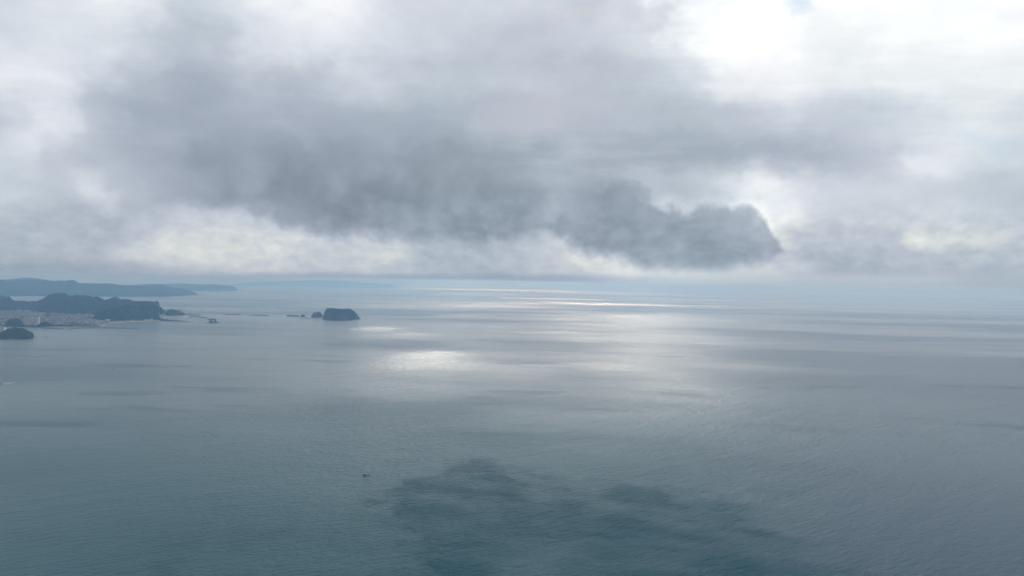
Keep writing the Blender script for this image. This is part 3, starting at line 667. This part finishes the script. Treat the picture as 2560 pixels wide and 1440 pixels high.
while len(spots) < 1500:
    px = rt.uniform(-60, 275); py = 776 + 41 * rt.random() ** .75
    if not in_town(px, py): continue
    p = at(px, py)
    dens = mnoise.noise(Vector((p.x / 170, p.y / 170, 0)))
    if dens < -.28 or (py < 792 and px > 100 and dens < .0): continue
    c = (int(p.x // 15), int(p.y // 15))
    if c in cells: continue
    cells.add(c); spots.append((px, py, p))
spots.sort(key=lambda s: (s[0] < 0, s[2].length))
HL = 'small house packed in the hazy seaside town below the wooded hills'
for k, (px, py, p) in enumerate(spots[:270]):
    o = bpy.data.objects.new('house', HM[rt.randrange(12)]); COL.objects.link(o)
    o.location = (p.x, p.y, p.z + 2.2); o.rotation_euler = (0, 0, R_(20 + 90 * rt.randrange(2) + rt.uniform(-12, 12)))
    tag(o, HL, 'house', 'houses of the seaside town')
# the rest of the town behind them, too small to pick apart
vv = []; ff = []; ii = []
for (px, py, p) in spots[270:]:
    me = HM[rt.randrange(12)]; a = R_(20 + 90 * rt.randrange(2) + rt.uniform(-12, 12)); ca, sa = math.cos(a), math.sin(a); b = len(vv)
    for q in me.vertices: vv.append((p.x + q.co.x * ca - q.co.y * sa, p.y + q.co.x * sa + q.co.y * ca, p.z + 2.2 + q.co.z))
    wm = rt.randrange(6); rm = 6 + rt.randrange(6)
    for pl in me.polygons:
        ff.append(tuple(b + i for i in pl.vertices)); ii.append(12 if pl.material_index == 2 else rm if pl.material_index else wm)
tag(link('town_houses', vv, ff, WM + RM + [MAT_GLASS], mat_idx=ii), 'mass of tiny houses at the back of the town', kind='stuff')

def box_mb(v, f, x0, x1, y0, y1, z0, z1):
    b = len(v); v += [(x, y, z) for z in (z0, z1) for y in (y0, y1) for x in (x0, x1)]
    f += [tuple(b + i for i in q) for q in ((0, 2, 3, 1), (4, 5, 7, 6), (0, 1, 5, 4), (2, 6, 7, 3), (0, 4, 6, 2), (1, 3, 7, 5))]
MAT_APT = simple('apartment_wall', (.56, .56, .53), .8, .06, .02)
MAT_APTD = simple('apartment_recess', (.16, .17, .18), .6, .1, .05)
def block(px0, px1, py_top, py_base, depth, label, floors, bays, wall=MAT_APT, group=None, name='apartment_building'):
    a = at(px0, py_base); b = at(px1, py_base); c = (a + b) / 2; W = (b - a).length
    dd = ray((px0 + px1) / 2, py_top); hh = math.hypot(dd.x, dd.y); H = CAM_H + dd.z / hh * c.xy.length - c.z
    root = bpy.data.objects.new(name, None); COL.objects.link(root); root.location = (c.x, c.y, c.z)
    root.rotation_euler = (0, 0, math.atan2((b - a).y, (b - a).x)); tag(root, label, 'building', group)
    v, f = [], []; box_mb(v, f, -W / 2, W / 2, 0, depth, 1.5, H); link('wall', v, f, wall, root)
    v, f = [], []; box_mb(v, f, -W / 2 - .4, W / 2 + .4, -.4, depth + .4, H + .003, H + .9); box_mb(v, f, -W * .15, W * .1, depth * .3, depth * .7, H + .9, H + 3.6); link('roof', v, f, MAT_CONC, root)
    # recessed looking window bays with balcony slabs
    fh = (H - 3) / floors; bw = W / bays
    v, f = [], []; u, g = [], []
    for i in range(floors):
        for j in range(bays):
            x = -W / 2 + (j + .5) * bw; z = 2.6 + i * fh
            box_mb(v, f, x - bw * .33, x + bw * .33, -.15, .1, z + fh * .25, z + fh * .8)
        box_mb(u, g, -W / 2 + .5, W / 2 - .5, -1.2, .12, 2.3 + i * fh, 2.6 + i * fh + .7)
    w = link('windows', v, f, MAT_GLASS, root); w['kind'] = 'stuff'
    if floors > 5: link('balconies', u, g, wall, root)['kind'] = 'stuff'
    return root
block(59, 71.5, 792.0, 816.6, 16, 'left of the three tall pale apartment blocks by the shore', 14, 6)
block(72.3, 79.4, 792.6, 816.4, 16, 'narrow middle one of the three tall pale apartment blocks by the shore', 14, 4)
block(82, 96.2, 791.6, 816.2, 16, 'right, widest of the three tall pale apartment blocks by the shore', 14, 7)
block(72, 90, 790.2, 800.0, 20, 'long pale building behind the tall apartment blocks', 6, 9, name='building')
block(264, 272, 798.3, 806.2, 14, 'pale four-square building at the foot of the dark slope by the beach', 5, 4, simple('cream_wall', (.62, .57, .48), .8, .05, .05), name='building')
block(203, 212, 798.4, 801.2, 22, 'long bright white roofed building in the middle of the town', 2, 5, simple('bright_white_wall', (.8, .8, .8), .8, .05, .05), name='building')
block(113, 121, 796.4, 799.6, 22, 'bright white building right of the apartment blocks', 2, 5, simple('white_wall', (.78, .79, .8), .8, .05, .05), name='building')
block(72, 89, 765.8, 768.2, 14, 'long white building alone on the hill above the town', 2, 8, simple('hill_white_wall', (.78, .76, .72), .8, .05, .05), name='building')
WB = simple('beach_house_wall', (.7, .7, .69), .8, .05, .05); PK = simple('pinkish_wall', (.55, .46, .42), .8, .05, .05)
block(311, 319, 798.8, 802.0, 14, 'left one of the low pale beachfront buildings under the dark slope', 1, 4, WB, 'beachfront buildings', 'building')
block(326, 335, 799.6, 802.4, 14, 'pinkish low beachfront building under the dark slope', 1, 4, PK, 'beachfront buildings', 'building')
block(361, 369, 799.0, 801.8, 12, 'low pale beachfront building near the right end of the beach', 1, 4, WB, 'beachfront buildings', 'building')
block(373.5, 380.5, 798.2, 801.2, 12, 'brightest white beachfront building, rightmost on the beach', 1, 3, simple('gleaming_white_wall', (.85, .85, .85), .8, .03, .05), 'beachfront buildings', 'building')
block(9, 12, 817.5, 826, 14, 'white tower block behind the nearest headland', 7, 3, simple('tower_white_wall', (.75, .75, .74), .8, .03, .05), name='building')
block(14, 24, 818.5, 822.5, 14, 'long low buff building beside the white tower behind the headland', 3, 6, simple('buff_wall', (.5, .46, .38), .8, .05, .05), name='building')
block(5, 8, 826, 831.5, 12, 'small grey building in the dip behind the nearest headland', 3, 2, simple('grey_wall', (.4, .42, .43), .8, .05, .05), name='building')

# ------------------------------------------------------------------ tree canopy on the near hills, knolls, headland, island tops and in the town
def crowns(name, srcs, count, label, smin=4, smax=9, nz_min=.45, zmin=6, seed=0, extra=None):
    rnd = random.Random(seed); verts = []; faces = []
    ico = [(0, 0, 1), (.89, 0, .45), (.28, .85, .45), (-.72, .53, .45), (-.72, -.53, .45), (.28, -.85, .45), (.85, .5, -.35), (-.3, .95, -.35), (-1, 0, -.35), (-.3, -.95, -.35), (.85, -.5, -.35)]
    fi = [(0, 1, 2), (0, 2, 3), (0, 3, 4), (0, 4, 5), (0, 5, 1), (1, 6, 2), (2, 7, 3), (3, 8, 4), (4, 9, 5), (5, 10, 1), (2, 6, 7), (3, 7, 8), (4, 8, 9), (5, 9, 10), (1, 10, 6)]
    pts = []
    for s in srcs:
        me = s.data; me.calc_loop_triangles()
        ps = [p for p in me.polygons if p.normal.z > nz_min or p.normal.z < -nz_min]
        ar = np.array([p.area for p in ps]); cs = np.cumsum(ar); tot = cs[-1]; n = int(count * 1.0 / len(srcs))
        for k in range(n):
            p = ps[min(int(np.searchsorted(cs, rnd.random() * tot)), len(ps) - 1)]
            vs_ = [me.vertices[i].co for i in p.vertices]; w = [rnd.random() ** 1.2 for _ in vs_]; sw = sum(w)
            q = sum((v * (a / sw) for v, a in zip(vs_, w)), Vector())
            if q.z - sea_z(q.xy.length) > zmin: pts.append(q)
    if extra: pts += extra
    for q in pts:
        r = rnd.uniform(smin, smax); b = len(verts); a = rnd.random() * 6.28; ca, sa = math.cos(a), math.sin(a); h = rnd.uniform(.7, 1.15)
        for (x, y, z) in ico:
            k = r * rnd.uniform(.75, 1.2) ; verts.append((q.x + k * (x * ca - y * sa), q.y + k * (x * sa + y * ca), q.z + k * z * h + r * .15))
        faces += [(b + i, b + j, b + l) for i, j, l in fi]
    return tag(link(name, verts, faces, MAT_CANOPY), label, kind='stuff')
crowns('forest', [hillA], 9000, 'evergreen forest covering the humped hills behind the town', 5, 11, seed=1)
crowns('forest', [hillC], 3500, 'evergreen forest on the dark slope above the beach', 4, 8, seed=2)
crowns('forest', [headD], 3500, 'evergreen forest on the nearest headland', 2.5, 5, seed=3)
crowns('forest', [knoll, knoll2], 2200, 'trees on the two knolls beside the apartment blocks', 2.5, 5, seed=4)
isl = bpy.data.objects['island']; ist = bpy.data.objects['islet']
crowns('scrub', [isl], 1600, 'scrub on the flat top of the island', 2, 4, nz_min=.6, zmin=25, seed=5)
ex = []
for k in range(1500):
    px = rt.uniform(-60, 275); py = 776 + 41 * rt.random() ** .75
    if in_town(px, py):
        p = at(px, py)
        if mnoise.noise(Vector((p.x / 170, p.y / 170, 0))) < .1: ex.append(Vector((p.x, p.y, p.z + 4)))
for k in range(260):
    px = rt.uniform(128, 232); p = at(px, rt.uniform(812.5, 815.5) + (1.0 if px < 180 else 0)); ex.append(Vector((p.x, p.y, p.z + 4)))
for k in range(120):
    px = rt.uniform(56, 98); p = at(px, rt.uniform(816.6, 818)); ex.append(Vector((p.x, p.y, p.z + 3)))
crowns('town_trees', [], 0, 'trees scattered between the houses and along the shore of the town', 3, 6.5, seed=6, extra=ex)
